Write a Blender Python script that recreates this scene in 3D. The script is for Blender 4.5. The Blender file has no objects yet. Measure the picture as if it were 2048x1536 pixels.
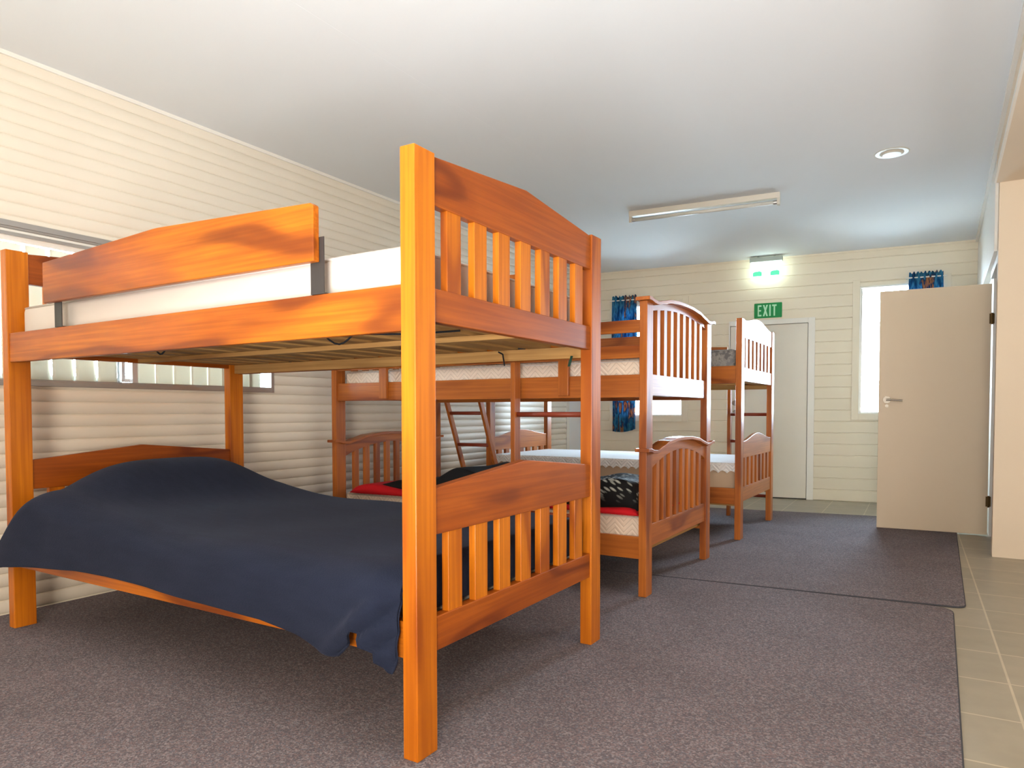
import bpy, bmesh, math, random
from mathutils import Vector, Matrix
random.seed(7)
sc = bpy.context.scene
C = sc.collection
R = math.radians

# ---------------------------------------------------------------- camera
cam = bpy.data.objects.new('camera', bpy.data.cameras.new('camera'))
C.objects.link(cam); sc.camera = cam
YAW, PITCH, ROLL = R(31.7042), R(-1.889), R(-0.0822)
F = Vector((-math.sin(YAW)*math.cos(PITCH), math.cos(YAW)*math.cos(PITCH), math.sin(PITCH)))
Rt = Vector((math.cos(YAW), math.sin(YAW), 0)); Up = Rt.cross(F)
R2 = math.cos(ROLL)*Rt + math.sin(ROLL)*Up; U2 = -math.sin(ROLL)*Rt + math.cos(ROLL)*Up
cam.matrix_world = Matrix(((R2.x, U2.x, -F.x, 3.4243), (R2.y, U2.y, -F.y, -1.3158), (R2.z, U2.z, -F.z, .88), (0, 0, 0, 1)))
cam.data.sensor_width = 36; cam.data.lens = 1388.3045/2048*36
cam.data.shift_y = (868.8634-768)/2048
cam.data.clip_start = .05

# ---------------------------------------------------------------- light
FA = R(6.8044); FY = 5.8058                       # far wall: turned a little, its left corner at y = FY
FU = Vector((math.cos(FA), math.sin(FA), 0)); FN = Vector((math.sin(FA), -math.cos(FA), 0))
def fw(s, z, off=0.):                              # point on the far wall
    return Vector((0, FY, 0)) + FU*s + FN*off + Vector((0, 0, z))
CEIL = 2.418
sc.view_settings.view_transform = 'Standard'; sc.view_settings.look = 'None'
sc.view_settings.exposure = 0.57; sc.view_settings.gamma = 1; sc.view_settings.use_curve_mapping = False
w = bpy.data.worlds.new('overcast_sky'); sc.world = w; w.use_nodes = True
bg = w.node_tree.nodes['Background']; bg.inputs[0].default_value = (.64, .83, 1, 1); bg.inputs[1].default_value = 56.0
def area(name, loc, direction, sx, sy, power=0, col=(1, 1, 1), portal=False):
    l = bpy.data.lights.new(name, 'AREA'); l.shape = 'RECTANGLE'; l.size = sx; l.size_y = sy
    l.energy = power; l.color = col
    if portal: l.cycles.is_portal = True
    o = bpy.data.objects.new(name, l); C.objects.link(o); o.location = loc
    o.rotation_euler = Vector(direction).to_track_quat('-Z', 'Y').to_euler()
    return o
area('portal', (-.13, .3, 1.345), (1, 0, 0), 2.4, .7, portal=True)
area('portal', fw(.72, 1.43, -.13), FN, .74, 1.22, portal=True)
area('portal', fw(3.15, 1.46, -.13), FN, .8, 1.24, portal=True)
area('window_light', (3.8, -3.0, .95), (-1.5, 1, -.1), 1.1, 1.0, 92, (1, .88, .74))  # flash-like lamp added behind the camera; no window there
area('window_light', (1.2, -3.2, 1.5), (0, 1, .1), 1.6, 1.0, 14, (1, .93, .85))  # weak fill lamp added at the windowless back wall
area('bounce_light', (2.9, -1.85, .45), (.0, .85, 1), 1.0, 1.0, 47, (.94, .97, 1)).data.spread = R(120)  # unseen lamp added behind the camera, aimed up to brighten the ceiling
area('side_room_light', (6.0, 1.2, 1.3), (-1, .1, .15), 4.2, 1.5, 36, (1, .96, .90))  # unseen lamp added in the side area to even out the brightness

# ---------------------------------------------------------------- materials
def mat(name, col, rough=.6, spec=.3, metal=0., coat=0.):
    m = bpy.data.materials.new(name); m.use_nodes = True
    b = m.node_tree.nodes['Principled BSDF']
    b.inputs['Base Color'].default_value = (*col, 1); b.inputs['Roughness'].default_value = rough
    b.inputs['Specular IOR Level'].default_value = spec; b.inputs['Metallic'].default_value = metal
    b.inputs['Coat Weight'].default_value = coat; b.inputs['Coat Roughness'].default_value = .2
    return m, m.node_tree, b
def nd(t, kind, **kw):
    n = t.nodes.new(kind)
    for k, v in kw.items(): setattr(n, k, v)
    return n
def noise(t, vec, scale, detail=2., rough=.5):
    n = nd(t, 'ShaderNodeTexNoise'); n.inputs['Scale'].default_value = scale
    n.inputs['Detail'].default_value = detail; n.inputs['Roughness'].default_value = rough
    if vec: t.links.new(vec, n.inputs['Vector'])
    return n.outputs['Fac']
def ramp(t, fac, stops, interp='LINEAR'):
    r = nd(t, 'ShaderNodeValToRGB'); e = r.color_ramp.elements; r.color_ramp.interpolation = interp
    while len(e) < len(stops): e.new(.5)
    for i, (p, c) in enumerate(stops): e[i].position = p; e[i].color = (*c, 1)
    t.links.new(fac, r.inputs[0]); return r.outputs[0]
def mixc(t, fac, a, b, mode='MIX'):
    m = nd(t, 'ShaderNodeMix', data_type='RGBA', blend_type=mode)
    for s, v in ((m.inputs[0], fac), (m.inputs[6], a), (m.inputs[7], b)):
        if hasattr(v, 'links'): t.links.new(v, s)
        else: s.default_value = v if isinstance(v, (int, float)) else (*v, 1)
    return m.outputs[2]
def bump(t, b, h, strength, dist=.01):
    n = nd(t, 'ShaderNodeBump'); n.inputs['Strength'].default_value = strength; n.inputs['Distance'].default_value = dist
    t.links.new(h, n.inputs['Height']); t.links.new(n.outputs[0], b.inputs['Normal'])
def objco(t, scale=(1, 1, 1), rnd=False):
    tc = nd(t, 'ShaderNodeTexCoord'); out = tc.outputs['Object']
    if rnd:
        oi = nd(t, 'ShaderNodeObjectInfo'); ml = nd(t, 'ShaderNodeVectorMath', operation='SCALE')
        cb = nd(t, 'ShaderNodeCombineXYZ')
        for k, f in enumerate((7.3, 11.1, 5.7)):
            mm = nd(t, 'ShaderNodeMath', operation='MULTIPLY'); mm.inputs[1].default_value = f
            t.links.new(oi.outputs['Random'], mm.inputs[0]); t.links.new(mm.outputs[0], cb.inputs[k])
        ad = nd(t, 'ShaderNodeVectorMath', operation='ADD'); t.links.new(out, ad.inputs[0]); t.links.new(cb.outputs[0], ad.inputs[1]); out = ad.outputs[0]
    mp = nd(t, 'ShaderNodeVectorMath', operation='MULTIPLY'); mp.inputs[1].default_value = scale
    t.links.new(out, mp.inputs[0]); return mp.outputs[0]

def wood(name, axis, light, mid, dark, rough=.42, coat=.12):
    m, t, b = mat(name, mid, rough, .25, coat=coat)
    def sc3(al, ac): return tuple(al if i == axis else ac for i in range(3))
    rings = nd(t, 'ShaderNodeTexNoise'); rings.inputs['Scale'].default_value = 1; rings.inputs['Detail'].default_value = 1.5
    t.links.new(objco(t, sc3(1.3, 6.5), True), rings.inputs['Vector'])
    k = nd(t, 'ShaderNodeMath', operation='MULTIPLY'); k.inputs[1].default_value = 13
    t.links.new(rings.outputs['Fac'], k.inputs[0])
    s = nd(t, 'ShaderNodeMath', operation='SINE'); t.links.new(k.outputs[0], s.inputs[0])
    r = nd(t, 'ShaderNodeMapRange'); r.inputs[1].default_value = -1; t.links.new(s.outputs[0], r.inputs[0])
    streak = noise(t, objco(t, sc3(2.2, 90), True), 1, 3)
    cloud = noise(t, objco(t, sc3(2., 8.), True), 1, 3)
    c1 = ramp(t, cloud, [(.3, mid), (.7, light)])
    c2 = mixc(t, ramp(t, r.outputs[0], [(.0, (.8,)*3), (.10, (.3,)*3), (.4, (0, 0, 0))]), c1, dark)
    c3 = mixc(t, ramp(t, streak, [(.4, (.35,)*3), (.62, (0, 0, 0))]), c2, dark)
    t.links.new(c3, b.inputs['Base Color'])
    bump(t, b, streak, .05, .002)
    return m
ORANGE = [wood('varnished_pine_'+'xyz'[a], a, l_, m_, d_) for a, (l_, m_, d_) in enumerate((((.55, .155, .006), (.38, .086, .004), (.14, .024, .003)),
    ((.40, .095, .006), (.30, .062, .004), (.13, .022, .003)), ((.62, .19, .006), (.48, .125, .004), (.24, .045, .003))))]  # horizontal boards stained darker; y-axis end boards also hold painted shade
BROWN = [wood('brown_pine_'+'xyz'[a], a, (.50, .155, .024), (.40, .11, .016), (.18, .038, .008), .38, .25) for a in range(3)]
RAW = [wood('raw_pine_'+'xyz'[a], a, (.50, .29, .10), (.42, .22, .07), (.20, .09, .025), .7, 0) for a in range(3)]

def paint(name, col, rough=.55, var=.04):
    m, t, b = mat(name, col, rough, .25)
    n = noise(t, objco(t), 2.5, 3)
    t.links.new(mixc(t, n, tuple(c*(1-var) for c in col), tuple(min(1, c*(1+var)) for c in col)), b.inputs['Base Color'])
    bump(t, b, noise(t, objco(t), 140, 2), .04, .002)
    return m
M = {}
M['wall_cream'] = paint('cream_paint', (.77, .71, .60), .5)
M['wall_far'] = paint('pale_yellow_paint', (.80, .725, .58), .5)
M['plaster'] = paint('tan_plaster', (.73, .62, .48), .7)
M['ceiling'] = paint('white_ceiling_paint', (.77, .795, .81), .8, .01)
M['trim'] = paint('gloss_white_trim', (.82, .80, .74), .35)
M['door'] = paint('door_paint', (.76, .72, .63), .4, .02)
M['door_white'] = paint('white_door_paint', (.84, .85, .86), .35, .01)
M['leaf'] = paint('beige_door_paint', (.72, .60, .44), .4, .02)
M['alu'] = mat('aluminium', (.45, .44, .42), .35, .5, .8)[0]
M['alu_pale'] = mat('pale_aluminium', (.62, .61, .60), .4, .5, .4)[0]
M['black'] = mat('black_steel', (.035, .03, .028), .5, .4)[0]
M['strap'] = mat('black_webbing', (.01, .01, .012), .8, .2)[0]
M['strap_green'] = mat('green_webbing', (.01, .05, .03), .8, .2)[0]
M['brass'] = mat('dark_brass', (.10, .06, .02), .4, .5, .8)[0]
M['chrome'] = mat('satin_chrome', (.22, .20, .17), .38, .5, 1)[0]
M['batten'] = mat('enamel_cream', (.62, .59, .51), .4, .3)[0]
M['tube'] = mat('unlit_glass_tube', (.62, .62, .57), .2, .5)[0]
M['plastic'] = mat('offwhite_plastic', (.62, .60, .51), .4, .4)[0]
M['rung'] = mat('red_brown_dowel', (.25, .045, .02), .4, .4)[0]
M['darkgap'] = mat('dark_rubber', (.04, .04, .04), .8, .1)[0]  # near-black colour stands in for shade in the door gaps

m, t, b = mat('blind_fabric', (.80, .75, .63), .8, .1); M['blind'] = m
tr = nd(t, 'ShaderNodeBsdfTranslucent'); tr.inputs[0].default_value = (.75, .72, .62, 1)
mx = nd(t, 'ShaderNodeMixShader'); mx.inputs[0].default_value = .2
out = t.nodes['Material Output']; t.links.new(b.outputs[0], mx.inputs[1]); t.links.new(tr.outputs[0], mx.inputs[2]); t.links.new(mx.outputs[0], out.inputs[0])

m = bpy.data.materials.new('window_glass'); m.use_nodes = True; t = m.node_tree; t.nodes.clear(); M['glass'] = m
tp = nd(t, 'ShaderNodeBsdfTransparent'); gl = nd(t, 'ShaderNodeBsdfGlossy'); gl.inputs['Roughness'].default_value = .02
fr = nd(t, 'ShaderNodeFresnel'); mx = nd(t, 'ShaderNodeMixShader'); out = nd(t, 'ShaderNodeOutputMaterial')
t.links.new(fr.outputs[0], mx.inputs[0]); t.links.new(tp.outputs[0], mx.inputs[1]); t.links.new(gl.outputs[0], mx.inputs[2]); t.links.new(mx.outputs[0], out.inputs[0])

m, t, b = mat('carpet', (.17, .13, .14), .95, .1); M['carpet'] = m
n1 = nd(t, 'ShaderNodeTexVoronoi'); n1.inputs['Scale'].default_value = 210; t.links.new(objco(t), n1.inputs['Vector'])
sp = nd(t, 'ShaderNodeSeparateColor'); t.links.new(n1.outputs['Color'], sp.inputs[0])
c = ramp(t, sp.outputs[0], [(0, (.125, .112, .12)), (.3, (.175, .145, .152)), (.5, (.20, .152, .156)), (.68, (.235, .215, .22)), (.85, (.15, .145, .165)), (.95, (.28, .245, .245))], 'CONSTANT')
c2 = mixc(t, noise(t, objco(t), 3, 3), (.82, .82, .82), (1.18, 1.15, 1.15)); cc = mixc(t, 1., c, c2, 'MULTIPLY')
t.links.new(cc, b.inputs['Base Color']); bump(t, b, noise(t, objco(t), 260, 2), .7, .004)
M['binding'] = mat('carpet_binding', (.07, .07, .08), .9, .1)[0]

m, t, b = mat('floor_tile', (.40, .35, .25), .35, .4); M['tile'] = m
mp = nd(t, 'ShaderNodeMapping'); mp.inputs['Location'].default_value = (-.12, -.02, 0); mp.inputs['Rotation'].default_value = (0, 0, R(-1.5))
tc = nd(t, 'ShaderNodeTexCoord'); t.links.new(tc.outputs['Object'], mp.inputs[0])
br = nd(t, 'ShaderNodeTexBrick'); br.offset = 0; br.squash = 1
br.inputs['Scale'].default_value = 1; br.inputs['Brick Width'].default_value = .322; br.inputs['Row Height'].default_value = .322
br.inputs['Mortar Size'].default_value = .004; br.inputs['Mortar Smooth'].default_value = .2
br.inputs['Color1'].default_value = (.35, .31, .235, 1); br.inputs['Color2'].default_value = (.31, .275, .205, 1); br.inputs['Mortar'].default_value = (.52, .46, .34, 1)
t.links.new(mp.outputs[0], br.inputs[0])
cl = mixc(t, noise(t, objco(t), 9, 5), (.8, .8, .8), (1.15, 1.15, 1.15)); t.links.new(mixc(t, 1., br.outputs[0], cl, 'MULTIPLY'), b.inputs['Base Color'])
bump(t, b, br.outputs['Fac'], -.3, .003)

def quilted(name, base, line, scale=13.):
    m, t, b = mat(name, base, .85, .1)
    tc = nd(t, 'ShaderNodeTexCoord'); sx = nd(t, 'ShaderNodeSeparateXYZ'); t.links.new(tc.outputs['Object'], sx.inputs[0])
    def mth(op, a, bb=None):
        n = nd(t, 'ShaderNodeMath', operation=op)
        for i, v in enumerate((a, bb)):
            if v is None: continue
            if isinstance(v, (int, float)): n.inputs[i].default_value = v
            else: t.links.new(v, n.inputs[i])
        return n.outputs[0]
    u = mth('ADD', sx.outputs[0], sx.outputs[1]); tri = mth('PINGPONG', u, .045)
    v = mth('ADD', sx.outputs[2], tri); st = mth('PINGPONG', v, .013)
    edge = ramp(t, mth('MULTIPLY', st, 77), [(0, (1, 1, 1)), (.28, (0, 0, 0))])
    t.links.new(mixc(t, edge, base, line), b.inputs['Base Color']); bump(t, b, st, .8, .3)
    return m
M['mattress_cream'] = quilted('cream_damask', (.80, .68, .56), (.60, .49, .38))
M['mattress_plain'] = paint('pale_ticking', (.64, .58, .52), .85, .10)
M['mattress_tan'] = paint('tan_ticking', (.50, .37, .26), .9, .12)
M['lace'] = quilted('white_lace', (.82, .82, .82), (.62, .64, .66))
m, t, b = mat('grey_floral_ticking', (.3, .3, .3), .9, .1); M['mattress_grey'] = m
t.links.new(ramp(t, noise(t, objco(t), 22, 3, .6), [(.38, (.16, .155, .16)), (.5, (.34, .33, .31)), (.62, (.24, .235, .24))]), b.inputs['Base Color'])

m, t, b = mat('navy_fleece', (.030, .038, .065), .95, .15); M['navy'] = m
b.inputs['Sheen Weight'].default_value = .08; b.inputs['Sheen Roughness'].default_value = .5
b.inputs['Sheen Tint'].default_value = (.45, .5, .7, 1)
t.links.new(mixc(t, noise(t, objco(t, (8, 30, 30)), 1, 4), (.009, .012, .025), (.016, .021, .042)), b.inputs['Base Color'])
bump(t, b, noise(t, objco(t, (160, 420, 420)), 1, 2), .5, .003)

m, t, b = mat('black_leaf_print', (.01, .01, .01), .8, .2); M['leafprint'] = m
mp = nd(t, 'ShaderNodeMapping'); mp.inputs['Rotation'].default_value = (R(20), R(-28), R(15)); tc = nd(t, 'ShaderNodeTexCoord'); t.links.new(tc.outputs['Object'], mp.inputs[0])
mv = nd(t, 'ShaderNodeVectorMath', operation='MULTIPLY'); mv.inputs[1].default_value = (16, 30, 62); t.links.new(mp.outputs[0], mv.inputs[0])
wv = nd(t, 'ShaderNodeTexVoronoi'); wv.inputs['Scale'].default_value = 1; t.links.new(mv.outputs[0], wv.inputs['Vector'])
c1 = ramp(t, wv.outputs['Distance'], [(.0, (.50, .50, .46)), (.32, (.25, .27, .24)), (.42, (.008, .008, .009))])
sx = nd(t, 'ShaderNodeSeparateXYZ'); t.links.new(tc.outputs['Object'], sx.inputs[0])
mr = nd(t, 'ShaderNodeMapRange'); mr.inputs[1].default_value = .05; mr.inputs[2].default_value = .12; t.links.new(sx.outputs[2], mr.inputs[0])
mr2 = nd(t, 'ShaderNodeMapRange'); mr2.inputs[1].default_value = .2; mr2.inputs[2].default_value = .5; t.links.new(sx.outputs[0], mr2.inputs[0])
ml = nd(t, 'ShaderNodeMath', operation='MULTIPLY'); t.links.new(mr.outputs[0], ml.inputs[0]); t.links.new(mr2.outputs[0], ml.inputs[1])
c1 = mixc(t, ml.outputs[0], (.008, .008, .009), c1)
t.links.new(c1, b.inputs['Base Color'])
M['red'] = paint('red_lining', (.52, .006, .012), .8, .15)

m, t, b = mat('curtain_print', (.02, .10, .22), .9, .1); M['curtain'] = m
c1 = ramp(t, noise(t, objco(t, (11, 11, 4)), 1, 3, .6), [(.32, (.012, .03, .09)), (.42, (.02, .12, .28)), (.50, (.07, .30, .48)), (.56, (.012, .06, .16)), (.63, (.55, .25, .10)), (.68, (.02, .05, .12)), (.76, (.12, .35, .5))])
t.links.new(c1, b.inputs['Base Color'])
tr = nd(t, 'ShaderNodeBsdfTranslucent'); t.links.new(c1, tr.inputs[0])
mx = nd(t, 'ShaderNodeMixShader'); mx.inputs[0].default_value = .3
out = t.nodes['Material Output']; t.links.new(b.outputs[0], mx.inputs[1]); t.links.new(tr.outputs[0], mx.inputs[2]); t.links.new(mx.outputs[0], out.inputs[0])

M['sign_green'] = mat('sign_green', (.01, .27, .075), .5, .3)[0]
M['sign_letter'] = mat('sign_letter', (.50, .85, .60), .5, .3)[0]
m, t, b = mat('lit_acrylic', (.8, .95, .9), .3, .3); M['acrylic'] = m
b.inputs['Emission Color'].default_value = (.80, 1, .92, 1); b.inputs['Emission Strength'].default_value = 3.6
m, t, b = mat('lit_green_print', (.1, .8, .4), .3, .3); M['lit_green'] = m
b.inputs['Emission Color'].default_value = (.10, .85, .38, 1); b.inputs['Emission Strength'].default_value = .55
M['sign_grey'] = mat('sign_housing', (.42, .48, .45), .4, .4)[0]

# ---------------------------------------------------------------- mesh helpers
def link(name, bm, m, parent=None, bevel=0, smooth=False, kind=None, loc=None):
    me = bpy.data.meshes.new(name); bmesh.ops.recalc_face_normals(bm, faces=bm.faces); bm.to_mesh(me); bm.free()
    me.materials.append(m if not isinstance(m, str) else M[m])
    if smooth:
        for p in me.polygons: p.use_smooth = True
    o = bpy.data.objects.new(name, me); C.objects.link(o)
    if parent: o.parent = parent
    if loc: o.location = loc
    if bevel:
        md = o.modifiers.new('bevel', 'BEVEL'); md.width = bevel; md.segments = 2; md.limit_method = 'ANGLE'; md.angle_limit = R(50)
    if kind: o['kind'] = kind
    return o
def add_box(bm, a, c, rz=None):
    r = bmesh.ops.create_cube(bm, size=1)
    for v in r['verts']: v.co = Vector([(a[i]+c[i])/2 + v.co[i]*(c[i]-a[i]) for i in range(3)])
    return r['verts']
def box(a, c):
    bm = bmesh.new(); add_box(bm, a, c); return bm
def prism(pts, axis, a, c, bm=None):
    """pts: 2D outline in the two other axes (in xyz order), extruded along axis from a to c"""
    bm = bm or bmesh.new()
    def mk(p, d):
        q = [0, 0, 0]; o = [i for i in range(3) if i != axis]; q[o[0]] = p[0]; q[o[1]] = p[1]; q[axis] = d; return bm.verts.new(q)
    A = [mk(p, a) for p in pts]; B = [mk(p, c) for p in pts]; n = len(pts)
    bm.faces.new(A); bm.faces.new(B[::-1])
    for i in range(n): bm.faces.new((A[i], B[i], B[(i+1) % n], A[(i+1) % n]))
    return bm
def tube(bm, p, q, r, seg=12, r2=None):
    p = Vector(p); q = Vector(q); d = q-p
    res = bmesh.ops.create_cone(bm, cap_ends=True, segments=seg, radius1=r, radius2=r if r2 is None else r2, depth=d.length)
    mt = Matrix.Translation((p+q)/2) @ d.to_track_quat('Z', 'Y').to_matrix().to_4x4()
    bmesh.ops.transform(bm, matrix=mt, verts=res['verts'])
def wire(bm, pts, r, seg=8):
    pts = [Vector(p) for p in pts]
    for a, c in zip(pts, pts[1:]): tube(bm, a, c, r, seg)
def tag(o, label, cat, group=None):
    o['label'] = label; o['category'] = cat
    if group: o['group'] = group
    return o
def thing(name, label, cat, loc=(0, 0, 0), rz=0, group=None):
    o = bpy.data.objects.new(name, None); C.objects.link(o); o.location = loc; o.rotation_euler = (0, 0, rz)
    return tag(o, label, cat, group)
def frame_matrix(o, along, normal, origin):
    """local x = along the wall, local y = into the wall, local z up"""
    o.matrix_world = Matrix(((along.x, -normal.x, 0, origin[0]), (along.y, -normal.y, 0, origin[1]), (0, 0, 1, origin[2]), (0, 0, 0, 1)))

# ---------------------------------------------------------------- the setting
def siding(name, rects, prof, m, thick=.12):
    """rects in (s0, s1, z0, z1); prof(z) -> projection; local x along, -y towards the room"""
    bm = bmesh.new()
    for s0, s1, z0, z1 in rects:
        zs = [z0]+[z for z in prof.samples if z0+1e-4 < z < z1-1e-4]+[z1]
        pts = [(-prof(z), z) for z in zs]+[(thick, z1), (thick, z0)]
        prism(pts, 0, s0, s1, bm)
    return link(name, bm, m, kind='structure')
class Rib:
    def __init__(s, p, d, n, z0=0.):
        s.p, s.d, s.z0 = p, d, z0
        s.samples = [k*p+z0+p*(i/n) for k in range(-1, int(2.5/p)+1) for i in range(n)]
    def __call__(s, z):
        t = ((z-s.z0)/s.p) % 1.0
        return s.d*math.sqrt(max(0, math.sin(math.pi*t)))
class Vee:
    def __init__(s, p, d, g, z0=0.):
        s.p, s.d, s.g, s.z0 = p, d, g, z0
        s.samples = sorted(k*p+z0+o for k in range(0, int(2.5/p)+1) for o in (-g, 0, g))
    def __call__(s, z):
        t = (z-s.z0+s.p/2) % s.p - s.p/2
        return s.d*min(1, abs(t)/s.g)
YB = -3.3
XL = Vector((0, 1, 0)); NL = Vector((1, 0, 0))
# left wall: window hole y -0.85..1.487, z 0.997..1.69; doorway near the far corner
WY0, WY1, WZ0, WZ1 = -.86, 1.487, .995, 1.69
o = siding('wall_left', [(YB, 5.32, 0, WZ0), (YB, WY0, WZ0, WZ1), (WY1, 5.32, WZ0, WZ1), (YB, 5.32, WZ1, CEIL), (5.32, FY+.02, 1.79, CEIL)], Rib(.0572, .011, 12, .012), 'wall_cream')
frame_matrix(o, XL, NL, (0, 0, 0))
# far wall: window holes and a doorway
f = Vee(.1113, .006, .006, .0)
o = siding('wall_far', [(-.02, .35, 0, CEIL), (.35, 1.085, 0, .832), (.35, 1.085, 2.034, CEIL), (1.085, 1.568, 0, CEIL), (1.568, 2.315, 1.757, CEIL),
                        (2.315, 2.765, 0, CEIL), (2.765, 3.445, 0, .855), (2.765, 3.445, 2.07, CEIL), (3.445, 3.95, 0, CEIL)], f, 'wall_far')
frame_matrix(o, FU, FN, (0, FY, 0))
link('floor', box((-.1, YB, -.1), (6.2, 6.4, 0)), 'tile', kind='structure')
bm = prism([(-.14, YB-.1), (3.683, YB-.1), (3.683, 3.75), (5.2, 3.75), (5.2, 6.6), (-.14, 6.1)], 2, CEIL, CEIL+.1)
add_box(bm, (1.30, YB, CEIL-.0003), (1.33, 5.9, CEIL))
link('ceiling', bm, 'ceiling', kind='structure')
# right side: bulkhead with lower soffit, pier, wall with a doorway
o = link('ceiling_side', box((3.683, YB-.1, 2.234), (6.3, 3.75, CEIL+.1)), 'plaster', kind='structure')
bm = box((3.70, 3.75, 0), (6.2, 3.85, CEIL)); link('wall_pier', bm, 'plaster', kind='structure')
bm = bmesh.new(); add_box(bm, (3.70, 3.85, 1.85), (3.80, 6.4, CEIL)); add_box(bm, (3.722, 4.60, 0), (3.82, 6.4, 1.85)); link('wall_right', bm, 'trim', kind='structure')
link('wall_side', box((6.1, YB, 0), (6.2, 3.75, 2.3)), 'plaster', kind='structure')
link('wall_side', box((5.0, 3.85, 0), (5.1, 6.5, 2.418)), 'plaster', kind='structure')
link('wall_side', box((3.8, 6.3, 0), (5.0, 6.4, 2.418)), 'plaster', kind='structure')
link('ceiling_side', box((3.8, 3.85, 2.3), (5.0, 6.3, 2.4)), 'plaster', kind='structure')
link('wall_back', box((-.1, YB-.1, 0), (6.2, YB, CEIL)), 'plaster', kind='structure')
link('ground', box((-30, -30, -.45), (30, 36, -.4)), paint('pale_gravel', (.42, .42, .40), .9), kind='structure')  # unseen ground, added so that sky light comes only from above
link('trim_1', box((.0, YB, CEIL-.018), (.02, FY, CEIL)), 'trim', kind='structure')
bm = box((0, 0, CEIL-.018), (3.7, .018, CEIL)); o = link('trim_2', bm, 'wall_far', kind='structure'); frame_matrix(o, FU, FN, (0, FY, 0)); o.location += FN*.018
bm = box((3.664, YB, CEIL-.022), (3.683, 6.22, CEIL)); add_box(bm, (3.672, YB, 2.234), (3.683, 3.75, 2.262)); link('trim_3', bm, 'trim', kind='structure')
bm = box((3.684, 3.85, 1.85), (3.70, 6.24, CEIL-.022)); link('trim_4', bm, 'trim', kind='structure')

# window 1 on the left wall
def rect_frame(bm, s0, s1, z0, z1, w_, y0, y1):
    add_box(bm, (s0, y0, z0), (s0+w_, y1, z1)); add_box(bm, (s1-w_, y0, z0), (s1, y1, z1))
    add_box(bm, (s0+w_, y0, z0), (s1-w_, y1, z0+w_)); add_box(bm, (s0+w_, y0, z1-w_), (s1-w_, y1, z1))
wn = bpy.data.objects.new('window_1', None); C.objects.link(wn); wn['kind'] = 'structure'; frame_matrix(wn, XL, NL, (0, 0, 0))
bm = bmesh.new(); rect_frame(bm, WY0, WY1, WZ0, WZ1, .022, -.016, .10)
link('window_frame', bm, 'alu', wn, .002)
bm = bmesh.new(); add_box(bm, (WY0, -.022, WZ1-.012), (WY1, -.016, WZ1+.012)); add_box(bm, (WY0, -.02, WZ1-.05), (WY1, .02, WZ1-.036))
add_box(bm, (WY0+.02, -.014, WZ0+.01), (WY1-.02, .06, WZ0+.03)); link('window_track', bm, 'alu', wn)
bm = bmesh.new(); rect_frame(bm, .60, .66, WZ0+.034, WZ1-.05, .018, .03, .05); add_box(bm, (.637, .0, WZ0+.03), (.664, .03, WZ1-.05)); link('meeting_stile', bm, 'alu_pale', wn, .001)
link('sash', (lambda bm: (rect_frame(bm, WY0+.02, .62, WZ0+.03, WZ1-.03, .025, .06, .075), bm)[1])(bmesh.new()), 'alu', wn)
link('pane', box((WY0+.02, .064, WZ0+.03), (.62, .068, WZ1-.02)), 'glass', wn)
link('pane', box((.64, .084, WZ0+.03), (WY1-.02, .088, WZ1-.02)), 'glass', wn)
# vertical blinds hanging in front
def blind(label, s0, s1, spots, ang):
    t = thing('vertical_blind', label, 'blind', group='vertical blinds in the aluminium window'); frame_matrix(t, XL, NL, (.0, 0, 0))
    link('head_rail', box((s0, -.008, WZ1-.072), (s1, .022, WZ1-.022)), 'trim', t, .002)
    for s, wd in spots:
        bm = bmesh.new(); n = 6
        for k in range(n):
            a = -wd/2+wd*k/n; c_ = -wd/2+wd*(k+1)/n
            za, zc = -.004*math.cos(math.pi*a/wd), -.004*math.cos(math.pi*c_/wd)
            vs = [bm.verts.new((a, za, WZ0+.026)), bm.verts.new((c_, zc, WZ0+.026)), bm.verts.new((c_, zc, WZ1-.075)), bm.verts.new((a, za, WZ1-.075))]
            bm.faces.new(vs)
        bmesh.ops.remove_doubles(bm, verts=bm.verts, dist=1e-5)
        sl = link('slat', bm, 'blind', t, smooth=True); sl.location = (s, .018, 0); sl.rotation_euler = (0, 0, R(ang))
        sd = sl.modifiers.new('thick', 'SOLIDIFY'); sd.thickness = .0015
blind('cream vertical blind with bright gaps in the left half of the long window', WY0+.02, .63, [(-.775+.1*k, .098) for k in range(14)], 8)
blind('closed cream vertical blind in the right half of the long window', .66, WY1-.02, [(.72+.1*k, .106) for k in range(5)]+[(1.205+.1*k, .104) for k in range(2)]+[(1.375, .08)], 4)

# windows and doors on the far wall
def far_window(n, s0, s1, z0, z1):
    wn = bpy.data.objects.new('window_%d' % n, None); C.objects.link(wn); wn['kind'] = 'structure'; frame_matrix(wn, FU, FN, (0, FY, 0))
    bm = bmesh.new(); w_ = .062
    add_box(bm, (s0-w_, -.02, z0-w_), (s0, .0, z1+w_)); add_box(bm, (s1, -.02, z0-w_), (s1+w_, .0, z1+w_))
    add_box(bm, (s0, -.02, z1), (s1, .0, z1+w_*.5)); add_box(bm, (s0, -.02, z0-w_), (s1, .0, z0)); link('architrave', bm, 'wall_far', wn, .002)
    bm = bmesh.new(); rect_frame(bm, s0, s1, z0, z1, .014, .0, .11); link('window_frame', bm, 'trim', wn)
    bm = bmesh.new(); add_box(bm, (s0+.014, .06, z0+.014), (s0+.026, .075, z1-.014)); add_box(bm, (s1-.026, .06, z0+.014), (s1-.014, .075, z1-.014)); link('channel', bm, 'alu', wn)
    link('pane', box((s0+.014, .066, z0+.014), (s1-.014, .07, z1-.014)), 'glass', wn)
far_window(2, .35, 1.085, .832, 2.034)
far_window(3, 2.765, 3.445, .855, 2.07)
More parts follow.
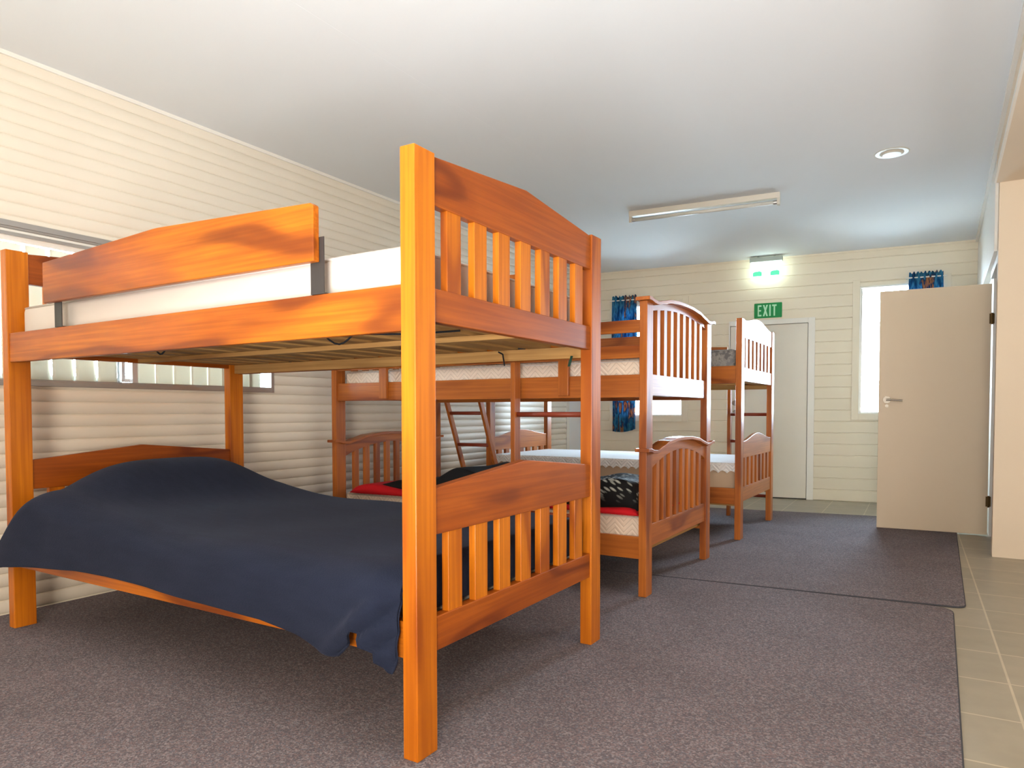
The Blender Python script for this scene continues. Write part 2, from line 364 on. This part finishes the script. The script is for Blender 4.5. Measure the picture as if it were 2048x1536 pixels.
def flush_door(n, along, nrm, origin, s0, s1, h, m, fm, proj, left_handle=True, wl=.012):
    d = bpy.data.objects.new('door_%d' % n, None); C.objects.link(d); d['kind'] = 'structure'; frame_matrix(d, along, nrm, origin)
    bm = bmesh.new(); w_ = .05
    add_box(bm, (s0-wl, -proj, 0), (s0, .1, h+w_)); add_box(bm, (s1, -proj, 0), (s1+.062, .1, h+w_)); add_box(bm, (s0, -proj, h), (s1, .1, h+w_))
    link('door_frame', bm, fm, d, .002)
    link('door_panel', box((s0+.004, -.004, .01), (s1-.004, .035, h-.004)), m, d, .0015)
    bm = bmesh.new(); add_box(bm, (s0, .036, 0), (s1, .05, h)); link('door_stop', bm, 'darkgap', d)  # dark sheet behind the panel, painted shade for the gap around it
    if left_handle:
        bm = bmesh.new(); tube(bm, (s0+.055, -.004, .965), (s0+.055, -.014, .965), .028, 20); tube(bm, (s0+.055, -.01, .965), (s0+.055, -.05, .965), .009); tube(bm, (s0+.055, -.048, .965), (s0+.055, -.06, .965), .026, 20)
        tube(bm, (s0+.055, -.004, .875), (s0+.055, -.016, .875), .02, 16)
        link('door_knob', bm, 'chrome', d, smooth=False)
    return d
flush_door(1, FU, FN, (0, FY, 0), 1.572, 2.313, 1.753, 'door', 'trim', .016)
flush_door(2, XL, NL, (0, 0, 0), 5.385, FY-.02, 1.74, 'door_white', 'trim', .016, False, .062)
# open leaf in the right-hand doorway
d = bpy.data.objects.new('door_3', None); C.objects.link(d); d['kind'] = 'structure'
a0 = Vector((3.028, 4.505, 0)); a1 = Vector((3.712, 4.553, 0)); al = (a1-a0).normalized(); nr = Vector((al.y, -al.x, 0))
frame_matrix(d, al, nr, a0)
LW = (a1-a0).length
link('door_leaf', box((0, 0, .012), (LW, .036, 1.762)), 'leaf', d, .0015)
bm = bmesh.new(); hz = .963
tube(bm, (.055, .0, hz), (.055, -.008, hz), .026, 20); tube(bm, (.055, -.004, hz), (.055, -.045, hz), .009); tube(bm, (.05, -.042, hz), (.155, -.042, hz-.006), .008, 10, .006)
tube(bm, (.055, .0, hz-.045), (.055, -.006, hz-.045), .012, 14)
link('door_handle', bm, 'chrome', d)
for z in (1.52, .245):
    bm = bmesh.new(); tube(bm, (LW+.004, -.004, z-.04), (LW+.004, -.004, z+.04), .007, 10); add_box(bm, (LW-.012, -.003, z-.035), (LW+.018, 0, z+.035)); link('hinge', bm, 'brass', d)
bm = bmesh.new(); add_box(bm, (3.722, 4.56, 0), (3.80, 4.60, 1.85)); add_box(bm, (3.706, 3.86, 1.80), (3.80, 4.60, 1.86)); add_box(bm, (3.71, 3.855, 0), (3.80, 3.89, 1.85)); link('trim_5', bm, 'trim', kind='structure')

# ---------------------------------------------------------------- carpets
def rounded(pts, rads, n=6):
    out = []
    for i, p in enumerate(pts):
        p = Vector(p); a = Vector(pts[i-1]); c_ = Vector(pts[(i+1) % len(pts)]); r = rads[i]
        if not r: out.append(p); continue
        u = (a-p).normalized()*r; v = (c_-p).normalized()*r
        for k in range(n+1):
            t_ = k/n; out.append(p+u*(1-t_)**2+v*t_**2)
    return [(q.x, q.y) for q in out]
def carpet(label, pts, rads, z, h):
    t = thing('carpet', label, 'carpet')
    ol = rounded(pts, rads)
    link('pile', prism(ol, 2, z, z+h), 'carpet', t)
    bm = bmesh.new(); P3 = [Vector((p[0], p[1], z+h*.48)) for p in ol]
    for a, c_ in zip(P3, P3[1:]+P3[:1]):
        if (a-c_).length > 1e-4: tube(bm, a, c_, h*.5, 8)
    link('binding', bm, 'binding', t)
carpet('grey purple flecked carpet under the nearest bunk bed and the foreground', [(.012, -3.2), (3.485, -3.2), (3.482, 2.30), (2.1, 2.19), (.012, 2.0)], [0, 0, .085, 0, 0], .0, .009)
carpet('grey blue flecked carpet reaching from the open door to the farther bunk beds', [(.012, 2.014), (2.1, 2.204), (3.53, 2.342), (3.53, 5.24), (.012, 4.70)], [0, 0, .05, .04, 0], .0, .009)

# ---------------------------------------------------------------- bunk beds
def peak(y0, y1, zs, za, n=0, round_=False):
    """top edge from y1 back to y0"""
    if not round_:
        m_ = (y0+y1)/2; return [(y1, zs), (m_+.012, za-.001), (m_, za), (m_-.012, za-.001), (y0, zs)]
    return [(y1+(y0-y1)*k/16, zs+(za-zs)*math.sin(math.pi*k/16)**2) for k in range(17)]
def end_panel(bed, W, xa, xb, px, zr0, zr1, zt0, zside, zapex, slots, sw, side, round_=False, arch=None):
    """end frame between posts: lower rail zr0..zr1, top board zt0..apex, upright slats"""
    py = .081
    link('end_rail', box((xa, py, zr0), (xb, W-py, zr1)), W_[1], bed, .002)
    if arch is None:
        link('top_board', prism([(py, zt0), (W-py, zt0)]+peak(py, W-py, zside, zapex, round_=round_), 0, xa, xb), W_[1], bed, .002)
    mid = (xa+xb)/2
    for y in slots:
        def zb(yy): return zt0 if arch is None else arch(yy)
        link('slat', prism([(y-sw/2, zr1-.002), (y+sw/2, zr1-.002), (y+sw/2, zb(y+sw/2)+.004), (y-sw/2, zb(y-sw/2)+.004)], 0, mid-.011, mid+.011), W_[2], bed, .0015)
def base_slats(bed, x0, x1, y0, y1, z, wd=.07, n=13):
    for k in range(n):
        x = x0+.05+(x1-x0-.1)*k/(n-1)
        link('base_slat', box((x-wd/2, y0, z), (x+wd/2, y1, z+.016)), RAW[1], bed, .001)

# --- bed 1
W_ = ORANGE
L1, W1, H1 = 2.1167, 1.0965, 1.527
bed1 = thing('bunk_bed', 'large glossy orange bunk bed nearest the camera with navy blanket below', 'bunk bed', (2.336-L1*math.cos(R(.364)), -L1*math.sin(R(.364)), 0), R(.364), 'wooden bunk beds along the left wall')
PX, PY = .046, .081
def posts(bed, L, W, H, px, py, z0=.009):
    for x in (0, L-px):
        for y in (0, W-py): link('post', box((x, y, z0), (x+px, y+py, H)), W_[2], bed, .0025)
posts(bed1, L1, W1, H1, PX, PY)
cs = [.174+.1252*k for k in range(7)]
for xa, xb in ((L1-.034, L1-.006), (.012, .040)):
    end_panel(bed1, W1, xa, xb, PX, 1.107, 1.192, 1.40, 1.521, 1.561, cs, .062, 1)
    end_panel(bed1, W1, xa, xb, PX, .264, .353, .565, .684, .729, cs, .062, 1)
for z0, z1 in ((1.079, 1.194), (.262, .355)):
    link('side_rail', box((PX, .005, z0), (L1-PX, .029, z1)), W_[0], bed1, .002)
    link('side_rail', box((PX, W1-.029, z0), (L1-PX, W1-.005, z1)), W_[0], bed1, .002)
    link('cleat', box((PX, .029, z0+.012), (L1-PX, .052, z0+.045)), RAW[0], bed1)
    link('cleat', box((PX, W1-.052, z0+.002), (L1-PX, W1-.029, z0+.045)), RAW[0], bed1)
    base_slats(bed1, PX, L1-PX, .032, W1-.032, z0+.046, .095, 14)
link('centre_bearer', box((.041, .53, 1.108), (L1-.035, .565, 1.1248)), RAW[0], bed1)
gx0, gx1 = .372, 1.79
for y0, y1, by in ((-.019, .003, 0), (W1-.003, W1+.019, 0)):
    gm = (gx0+gx1)/2
    link('guard_board', prism([(gx0, 1.283), (gx1, 1.278), (gx1, 1.425), (gx1-.012, 1.432), (gm+.015, 1.461), (gm-.015, 1.461), (gx0, 1.432)], 1, y0, y1), W_[0], bed1, .003)
    for bx in (gx0+.035, gx1-.035):
        pf = [(.0032, 1.3452), (.0032, 1.1945), (.0292, 1.1945), (.0292, 1.12), (.0322, 1.12), (.0322, 1.1975), (.0062, 1.1975), (.0062, 1.3452)]
        if y0 > .5: pf = [(W1-q[0], q[1]) for q in pf]
        link('bracket', prism(pf, 0, bx, bx+.05), 'black', bed1)
bm = bmesh.new(); wire(bm, [(1.55+.02*k, .25, 1.118-.028*math.sin(math.pi*k/6)) for k in range(7)], .003); wire(bm, [(1.67, .25, 1.118), (1.85, .3, 1.112), (2.0, .35, 1.118)], .003); link('strap', bm, 'strap', bed1)
bm = bmesh.new(); wire(bm, [(.85+.012*k, .12, 1.10-.018*math.sin(math.pi*k/5)) for k in range(6)], .003); link('strap', bm, 'strap', bed1)
bm = bmesh.new(); wire(bm, [(1.72, 1.0, 1.115), (1.74, 1.0, 1.105), (1.748, 1.0, 1.06)], .003); link('strap', bm, 'strap', bed1)
bm = prism([(.960, 1.045), (.972, 1.045), (.995, 1.085), (.984, 1.085)], 0, 2.045, 2.05); link('strap', bm, 'strap_green', bed1)

def soft_box(name, a, c_, m, r=.03, puff=.006, res=.06, parent=None, seed=0):
    bm = bmesh.new(); rnd = random.Random(seed)
    add_box(bm, a, c_)
    L = [c_[i]-a[i] for i in range(3)]
    bmesh.ops.subdivide_edges(bm, edges=bm.edges[:], cuts=1)
    o = link(name, bm, m, parent, smooth=True)
    md = o.modifiers.new('round', 'BEVEL'); md.width = r; md.segments = 4; md.limit_method = 'ANGLE'
    return o
def mattress(label, a, c_, m, group='mattresses on the bunk beds', rz=0, piping=True):
    mid = Vector(((a[0]+c_[0])/2, (a[1]+c_[1])/2, a[2]))
    t = thing('mattress', label, 'mattress', mid, rz, group)
    aa = Vector(a)-mid; cc_ = Vector(c_)-mid
    soft_box('ticking', aa, cc_, m, .028, parent=t)
    bm = bmesh.new()
    for z in (aa.z+.012, cc_.z-.012):
        q = .004
        pts = rounded([(aa.x+q, aa.y+q), (cc_.x-q, aa.y+q), (cc_.x-q, cc_.y-q), (aa.x+q, cc_.y-q)], [.03]*4)
        P3 = [Vector((p[0], p[1], z)) for p in pts]
        for u, v in zip(P3, P3[1:]+P3[:1]):
            if (u-v).length > 1e-4: tube(bm, u, v, .004, 6)
    link('piping', bm, 'mattress_plain' if m != 'mattress_grey' else 'mattress_grey', t, smooth=True)
    return t
mattress('pale cream mattress behind the guard board on the nearest top bunk', (.275, .040, 1.146), (2.27, 1.05, 1.306), 'mattress_plain', rz=R(.36))
mattress('mattress under the navy blanket on the nearest bottom bunk', (.275, .055, .33), (2.27, 1.045, .455), 'mattress_plain', rz=R(.36))

# --- navy blanket
def smooth(a, b_, x):
    t_ = max(0, min(1, (x-a)/(b_-a))); return t_*t_*(3-2*t_)
def lerp_tab(tab, x):
    if x <= tab[0][0]: return tab[0][1]
    for (x0, y0), (x1, y1) in zip(tab, tab[1:]):
        if x <= x1: return y0+(y1-y0)*(x-x0)/(x1-x0)
    return tab[-1][1]
HEM = [(.20, .256), (.32, .275), (.465, .290), (.8, .312), (1.0, .316), (1.26, .314), (1.52, .304), (1.8, .294), (1.95, .275), (2.05, .248), (2.11, .246), (2.145, .275), (2.168, .335), (2.18, .322), (2.225, .278), (2.262, .228), (2.275, .225), (2.30, .262), (2.33, .3)]
def blanket():
    bm = bmesh.new(); NX, NY = 190, 110
    def top(x, y):
        hump = .155*math.exp(-((x-.50)/.23)**2)*math.exp(-((y-.52)/.42)**4)
        shoulder = .03*smooth(1.3, .6, x)
        z = .478+hump+shoulder+.006*math.sin(3.1*x+2*y)+.004*math.sin(9*x-4*y)
        return z
    grid = []
    for i in range(NX+1):
        u = i/NX; x0 = .20+u*2.14
        row = []
        hem = lerp_tab(HEM, x0)
        for j in range(NY+1):
            v = j/NY; x = x0
            if v < .12:                                   # behind the mattress
                t_ = v/.12; y = 1.058-.012*t_; z = .40+(top(x, 1.04)-.018-.40)*t_
            elif v < .55:
                t_ = (v-.12)/.43; y = 1.046-t_*(1.046-.10); z = top(x, y)-.018*math.exp(-((y-1.046)/.03)**2)
            else:
                t_ = (v-.55)/.45; zt = top(x, .10)
                # falls over the side in one soft curve
                a = min(1, t_/.34)
                y = .10-.125*math.sin(a*math.pi/2)-.022*max(0, t_-.34)
                zshoulder = zt-.075*(1-math.cos(a*math.pi/2))
                z = zshoulder if t_ < .34 else zt-.075+(hem-(zt-.075))*((t_-.34)/.66)
            # near the pillow end the cloth slides off the corner, in front of the post
            k = smooth(.60, .22, x0)
            if v >= .12:
                side = smooth(.5, -.02, y)
                z -= k*side*(z-hem)*.62*smooth(.45, .2, x0)
                y -= .03*k*smooth(.15, -.02, y)
            if x0 < .275: x = .275-(.275-x0)*side if v >= .12 else .275
            if x0 < .275 and v >= .12: z -= (1-side)*(.275-x0)*1.2
            # end drape inside the foot end
            if x0 > 2.275:
                q = (x0-2.275)/.065; x = 2.275+.012*min(1, q*3); z = min(z, max(.36, z-.13*q)) if v < .55 else z
            # diagonal folds at the foot corner
            if v > .5:
                g = smooth(1.99, 2.2, x)*smooth(.52, .40, z)*(.25+.75*smooth(2.285, 2.22, x0))
                dd = (x-2.10)*.80-(z-.30)*.95
                y -= g*(.018*math.exp(-((dd-.010)/.024)**2)-.014*math.exp(-((dd-.050)/.010)**2)+.018*math.exp(-((dd-.085)/.02)**2)-.012*math.exp(-((dd-.120)/.009)**2)+.016*math.exp(-((dd-.150)/.018)**2)-.01*math.exp(-((dd-.185)/.01)**2)+.008)
                y += .03*smooth(2.20, 2.285, x0)
                y += .006*math.sin(x*7+1)*smooth(.45, .3, z)+.002*math.sin(x*17)*smooth(.4, .27, z)
            row.append(bm.verts.new((x, y, z)))
        grid.append(row)
    for i in range(NX):
        for j in range(NY): bm.faces.new((grid[i][j], grid[i+1][j], grid[i+1][j+1], grid[i][j+1]))
    o = link('blanket', bm, 'navy', smooth=True)
    sd = o.modifiers.new('thick', 'SOLIDIFY'); sd.thickness = .006; sd.offset = 1
    return o
tag(blanket(), 'navy fleece blanket draped over the nearest bottom bunk', 'blanket')

# --- bed 2, arched ends with capping
W_ = BROWN
X0, Y2, L2, W2 = .221, 1.75, 2.0435, 1.05
bed2 = thing('bunk_bed', 'bunk bed with curved capped ends, middle one of the row', 'bunk bed', (X0, Y2, 0), 0, 'wooden bunk beds along the left wall')
posts(bed2, L2, W2, 1.392, .038, .08)
ATAB = [(0, 1.0), (.2, .96), (.45, .68), (.65, .12), (.8, -.30), (.9, -.22), (.97, 0), (1.2, 0)]
def archz(y, z0, za):      # flat on the posts, a dip, then up to the crown
    d_ = abs(y-W2/2)/(W2/2)
    for (a0_, v0), (a1_, v1) in zip(ATAB, ATAB[1:]):
        if d_ <= a1_:
            k_ = (d_-a0_)/(a1_-a0_); k_ = .5*k_+.5*k_*k_*(3-2*k_); return z0+(za-z0)*(v0+(v1-v0)*k_)
    return z0
def arched(xa, xb, zr0, zr1, za_side, za_mid, zb_side, zb_mid, capx0, capx1):
    N = 40; ys = [.08+(W2-.16)*k/N for k in range(N+1)]
    up = lambda y: archz(y, za_side, za_mid)
    lo = lambda y: zb_side+(zb_mid-zb_side)*math.sin(math.pi*(y-.08)/(W2-.16))**.8
    link('arched_board', prism([(y, lo(y)) for y in ys]+[(y, up(y)) for y in ys[::-1]], 0, xa, xb), W_[1], bed2, .001)
    ysc = [-.02+(W2+.04)*k/64 for k in range(65)]
    link('cap', prism([(y, up(y)+.0005) for y in ysc]+[(y, up(y)+.017) for y in ysc[::-1]], 0, capx0, capx1), W_[1], bed2, .0015)
    end_panel(bed2, W2, xa, xb, .038, zr0, zr1, 0, 0, 0, [W2/2+.0985*(k-3.5) for k in range(8)], .042, 1, arch=lo)
for xa, xb, c0, c1 in ((L2-.031, L2-.009, L2-.05, L2+.02), (.009, .031, -.02, .05)):
    arched(xa, xb, .955, 1.056, 1.392, 1.424, 1.352, 1.391, c0, c1)
    arched(xa, xb, .237, .342, .690, .730, .600, .682, c0, c1)
for z0, z1 in ((.946, 1.053), (.183, .288)):
    link('side_rail', box((.038, .015, z0), (L2-.038, .037, z1)), W_[0], bed2, .002)
    link('side_rail', box((.038, W2-.037, z0), (L2-.038, W2-.015, z1)), W_[0], bed2, .002)
    base_slats(bed2, .04, L2-.04, .04, W2-.04, z0+.02, .08, 13)
link('guard_board', box((.038, .012, 1.25), (L2-.038, .030, 1.309)), W_[0], bed2, .002)
link('guard_board', box((.038, .012, 1.131), (L2-.038, .030, 1.19)), W_[0], bed2, .002)
link('guard_board', box((.038, W2-.030, 1.21), (L2-.038, W2-.012, 1.345)), W_[0], bed2, .002)
for xx in (.398, 1.583):
    link('guard_bracket', box((xx, -.008, .957), (xx+.056, .012, 1.30)), W_[2], bed2, .002)
mattress('quilted cream mattress on the top bunk with curved ends', (X0+.07, Y2+.045, .985), (X0+L2-.045, Y2+1.0, 1.13), 'mattress_cream')
mattress('quilted cream mattress under the black and red quilt', (X0+.06, Y2+.045, .24), (X0+L2-.045, Y2+1.0, .385), 'mattress_cream')

def mound(x0, x1, y0, y1, z0, zf, nx=70, ny=60, ey=13.):
    bm = bmesh.new(); grid = []
    for i in range(nx+1):
        row = []
        for j in range(ny+1):
            u, v = i/nx, j/ny; x = x0+(x1-x0)*u; y = y0+(y1-y0)*v
            e = min(1, u*9, (1-u)*22); g = min(1, min(v, 1-v)*ey)
            k_ = math.sqrt(1-(1-e)**2)*math.sqrt(1-(1-g)**2)
            wob = .012*math.sin(7*x+2)*(v < .5)*(1-v*2)
            row.append(bm.verts.new((x+.02*math.sin(9*y), y+wob, z0+(zf(x, y)-z0)*k_)))
        grid.append(row)
    for i in range(nx):
        for j in range(ny): bm.faces.new((grid[i][j], grid[i+1][j], grid[i+1][j+1], grid[i][j+1]))
    edge = [e for e in bm.edges if e.is_boundary]
    bmesh.ops.contextual_create(bm, geom=edge)
    return bm
t = thing('quilt', 'black quilt with pale leaf print and red lining bunched on middle bottom bunk', 'quilt', (1.3, 2.1, .386))
T = Vector((1.3, 2.1, .386))
def zq(x, y): return .452+.06*smooth(.86, 1.14, x)+.012*math.sin(6.5*x+1)*smooth(1.2, 1.6, x)+.010*math.sin(11*y)+.05*math.exp(-((x-1.12)/.10)**2)+.008*math.sin(23*x+9*y)+.012*smooth(1.9,2.15,x)
bm = mound(.50, 2.215, 1.815, 2.38, .405, lambda x, y: zq(x, y)); bmesh.ops.translate(bm, verts=bm.verts, vec=-T); link('cover', bm, 'leafprint', t, smooth=True)
bm = mound(.36, 2.225, 1.772, 2.42, .387, lambda x, y: .416+.012*math.sin(5*x+1)+.034*smooth(.95, .5, x)+.012*smooth(1.9, 2.2, x), ey=16.); bmesh.ops.translate(bm, verts=bm.verts, vec=-T); link('lining', bm, 'red', t, smooth=True)

# --- bed 3
Y3, L3, W3 = 3.46, 2.062, 1.06
bed3 = thing('bunk_bed', 'farthest bunk bed with grey mattress on top, beside the exit door', 'bunk bed', (.222, Y3, 0), 0, 'wooden bunk beds along the left wall')
posts(bed3, L3, W3, 1.505, .04, .078)
cs3 = [W3/2+.121*(k-3) for k in range(7)]
for xa, xb in ((L3-.030, L3-.006), (.008, .032)):
    end_panel(bed3, W3, xa, xb, .04, 1.085, 1.177, 1.382, 1.500, 1.546, cs3, .062, 1, round_=True)
    end_panel(bed3, W3, xa, xb, .04, .262, .360, .560, .674, .722, cs3, .062, 1, round_=True)
for z0, z1 in ((1.068, 1.187), (.246, .357)):
    link('side_rail', box((.04, .005, z0), (L3-.04, .028, z1)), W_[0], bed3, .002)
    link('side_rail', box((.04, W3-.028, z0), (L3-.04, W3-.005, z1)), W_[0], bed3, .002)
    link('cleat', box((.04, .028, z0-.012), (L3-.04, .05, z0+.02)), RAW[0], bed3)
    link('cleat', box((.04, W3-.05, z0-.012), (L3-.04, W3-.028, z0+.02)), RAW[0], bed3)
    base_slats(bed3, .04, L3-.04, .03, W3-.03, z0+.022, .09, 13)
link('guard_board', prism([(.3, 1.33), (1.69, 1.33), (1.69, 1.41), (1.0, 1.44), (.3, 1.41)], 1, W3-.003, W3+.017), W_[0], bed3, .002)
for xx in (.36, 1.62): link('bracket', box((xx, W3-.0045, 1.17), (xx+.04, W3-.003, 1.36)), 'black', bed3)
mattress('grey patterned mattress on the farthest top bunk', (.27, Y3+.05, 1.108), (2.225, Y3+1.0, 1.305), 'mattress_grey')
mattress('tan mattress beneath the white lace cover on the farthest bottom bunk', (.27, Y3+.045, .286), (2.235, Y3+1.0, .515), 'mattress_tan')
# lace cover with a scalloped edge
bm = bmesh.new(); xs = [.262+(2.243-.262)*k/132 for k in range(133)]
def scal(k): return .455+.018*abs(math.sin(k*math.pi/4))
for k in range(132):
    a, c_ = xs[k], xs[k+1]
    for y, yt in ((Y3+.038, Y3+.05), (Y3+1.007, Y3+.995)):
        vs = [bm.verts.new(p) for p in ((a, y, scal(k)), (c_, y, scal(k+1)), (c_, y, .512), (a, y, .512))]; bm.faces.new(vs)
        vs = [bm.verts.new(p) for p in ((a, y, .512), (c_, y, .512), (c_, yt, .523), (a, yt, .523))]; bm.faces.new(vs)
    vs = [bm.verts.new(p) for p in ((a, Y3+.05, .523), (c_, Y3+.05, .523), (c_, Y3+.995, .523), (a, Y3+.995, .523))]; bm.faces.new(vs)
for x in (xs[0], xs[-1]):
    vs = [bm.verts.new(p) for p in ((x, Y3+.038, .46), (x, Y3+1.007, .46), (x, Y3+1.007, .512), (x, Y3+.995, .523), (x, Y3+.05, .523), (x, Y3+.038, .512))]; bm.faces.new(vs)
bmesh.ops.remove_doubles(bm, verts=bm.verts, dist=1e-4)
o = link('mattress_cover', bm, 'lace'); sd = o.modifiers.new('thick', 'SOLIDIFY'); sd.thickness = .003; sd.offset = 1
tag(o, 'white lace mattress cover with scalloped edge on the farthest bottom bunk', 'mattress cover')

# --- ladders
def ladder(label, x0, x1, foot, top, rungs, sw=.024, sd_=.055, dark=False):
    """stiles in the y-z plane from foot (y, z) to top (y, z); rungs at heights"""
    t = thing('bunk_ladder', label, 'ladder', ((x0+x1)/2, foot[0], foot[1]), 0, 'bunk bed ladders')
    cx = (x0+x1)/2; h = (x1-x0)/2
    dy, dz = top[0]-foot[0], top[1]-foot[1]; ln = math.hypot(dy, dz); ny, nz = dz/ln*sd_/2, -dy/ln*sd_/2
    for s in (-1, 1):
        a = s*h; xa, xb = (a, a+sw) if s < 0 else (a-sw, a)
        pts = [(-sd_/2, 0), (sd_/2, 0), (dy+sd_/2, dz), (dy-sd_/2, dz)]
        link('stile', prism(pts, 0, xa, xb), BROWN[2], t, .002)
    for z in rungs:
        k_ = (z-foot[1])/dz; bm = bmesh.new(); tube(bm, (-h+sw*.5, dy*k_, z-foot[1]), (h-sw*.5, dy*k_, z-foot[1]), .013, 12); link('rung', bm, 'rung', t, smooth=True)
    return t
ladder('upright ladder on the camera side of the middle bunk bed', 1.562, 1.995, (1.712, .009), (1.712, 1.34), (.365, .615, .865, 1.155), .026, .055)
ladder('leaning ladder in the gap between middle and farthest bunk beds', .275, .60, (3.235, .009), (2.835, .966), (.16, .39, .63, .868), .02, .045)
ladder('upright ladder behind the farthest bunk bed', 1.911, 2.25, (4.565, .009), (4.565, 1.16), (.19, .411, .632, .853, 1.07), .026, .05)

# ---------------------------------------------------------------- things on walls and ceiling
# fluorescent batten
a = Vector((1.352, 3.775, CEIL)); c_ = Vector((2.436, 3.884, CEIL)); al = (c_-a).normalized(); LB = (c_-a).length
t = thing('fluorescent_light', 'unlit fluorescent batten light on the ceiling', 'ceiling light'); frame_matrix(t, al, Vector((al.y, -al.x, 0)), a)
link('batten', prism([(-.03, 0), (.03, 0), (.022, -.038), (-.022, -.038)], 0, 0, LB), 'batten', t, .002)
for x in (0, LB-.02):
    bm = box((x, -.02, -.085), (x+.02, .02, -.036)); link('lamp_holder', bm, 'batten', t, .003)
bm = bmesh.new(); tube(bm, (.02, 0, -.064), (LB-.02, 0, -.064), .013, 20); link('tube', bm, 'tube', t, smooth=True)
bm = bmesh.new(); tube(bm, (.02, 0, -.064), (.045, 0, -.064), .0145, 16); tube(bm, (LB-.045, 0, -.064), (LB-.02, 0, -.064), .0145, 16); link('end_cap', bm, 'alu', t)
# round vent
t = thing('ceiling_vent', 'small round cream vent cover on the ceiling above the open door', 'vent', (3.15, 3.44, CEIL))
bm = bmesh.new(); tube(bm, (0, 0, -.003), (0, 0, 0), .088, 40, .095); link('flange', bm, 'plastic', t)
bm = bmesh.new(); tube(bm, (0, 0, -.013), (0, 0, -.004), .05, 32, .065); link('disc', bm, 'plastic', t)
# hanging lit exit light
t = thing('exit_light', 'lit white and green emergency exit light hanging near the far wall', 'exit light'); frame_matrix(t, FU, FN, fw(1.77, 0, .12))
link('housing', box((0, -.03, 2.362), (.308, .03, 2.405)), 'sign_grey', t, .003)
bm = bmesh.new(); tube(bm, (.08, 0, 2.405), (.08, 0, CEIL), .01); tube(bm, (.23, 0, 2.405), (.23, 0, CEIL), .01); link('mount', bm, 'sign_grey', t)
link('diffuser', box((.008, -.008, 2.21), (.30, .008, 2.362)), 'acrylic', t, .002)
for x0, x1 in ((.03, .115), (.195, .28)):
    link('green_print', prism([(x0, 2.222), (x1, 2.222), (x1, 2.262), (x1-.02, 2.272), (x0+.015, 2.268), (x0, 2.258)], 1, -.0095, -.008), 'lit_green', t)
# EXIT sign
t = thing('exit_sign', 'green EXIT sign with pale letters above the far door', 'sign'); frame_matrix(t, FU, FN, fw(1.805, 1.82, .0075))
pts = rounded([(0, 0), (.264, 0), (.264, .15), (0, .15)], [.008]*4, 3)
link('plate', prism(pts, 1, -.003, 0), 'sign_green', t)
lt = {'E': [((0, 0), (.012, 1)), ((0, .86), (.036, 1)), ((0, .44), (.032, .57)), ((0, 0), (.036, .14))], 'I': [((0, 0), (.014, 1))], 'T': [((.014, 0), (.028, 1)), ((0, .86), (.042, 1))]}
x = .034; H = .112; z0 = .019
for ch, wd in (('E', .036), ('X', .048), ('I', .014), ('T', .042)):
    bm = bmesh.new()
    if ch == 'X':
        prism([(x, z0), (x+.015, z0), (x+.048, z0+H), (x+.033, z0+H)], 1, -.0045, -.003, bm)
        prism([(x+.033, z0), (x+.048, z0), (x+.015, z0+H), (x, z0+H)], 1, -.0046, -.003, bm)
    else:
        for p, q in lt[ch]: add_box(bm, (x+p[0], -.0045, z0+p[1]*H), (x+q[0], -.003, z0+q[1]*H))
    link('letter', bm, 'sign_letter', t); x += wd+.013

# ---------------------------------------------------------------- curtains
def curtain(label, s0, s1, ztop, zbot, folds, amp, hem):
    t = thing('curtain', label, 'curtain', group='blue patterned curtains on the far wall'); frame_matrix(t, FU, FN, fw(0, 0, .06))
    NX, NZ = folds*10, 30; bm = bmesh.new(); g = []
    for i in range(NX+1):
        u = i/NX; col = []
        for j in range(NZ+1):
            v = j/NZ; s = s0+(s1-s0)*u
            zt = ztop+.010*math.sin(u*folds*6.28*1.5)
            zb = zbot+hem(u)
            z = zt+(zb-zt)*v
            pinch = 1-.35*math.exp(-((v-.05)/.04)**2)
            y = amp*pinch*math.sin(u*folds*2*math.pi+.6*math.sin(3*v))
            mid = (s0+s1)/2; s = mid+(s-mid)*(1+.06*math.sin(5*v))
            col.append(bm.verts.new((s, y, z)))
        g.append(col)
    for i in range(NX):
        for j in range(NZ): bm.faces.new((g[i][j], g[i+1][j], g[i+1][j+1], g[i][j+1]))
    o = link('drape', bm, 'curtain', t, smooth=True); sd = o.modifiers.new('thick', 'SOLIDIFY'); sd.thickness = .002
    bm = bmesh.new(); tube(bm, (s0-.03, 0, ztop-.045), (s1+.03, 0, ztop-.045), .006, 10)
    for s in (s0-.02, s1+.02): tube(bm, (s, 0, ztop-.045), (s, .05, ztop-.045), .005, 8)
    link('curtain_rod', bm, 'trim', t)
    return t
curtain('blue patterned curtain gathered at the left window behind the bunk beds', .33, .60, 2.135, .66, 5, .022, lambda u: -.02*math.sin(3*u)+.03*u)
curtain('blue and orange patterned curtain showing above the open door', 3.17, 3.44, 2.155, .70, 6, .018, lambda u: 0)
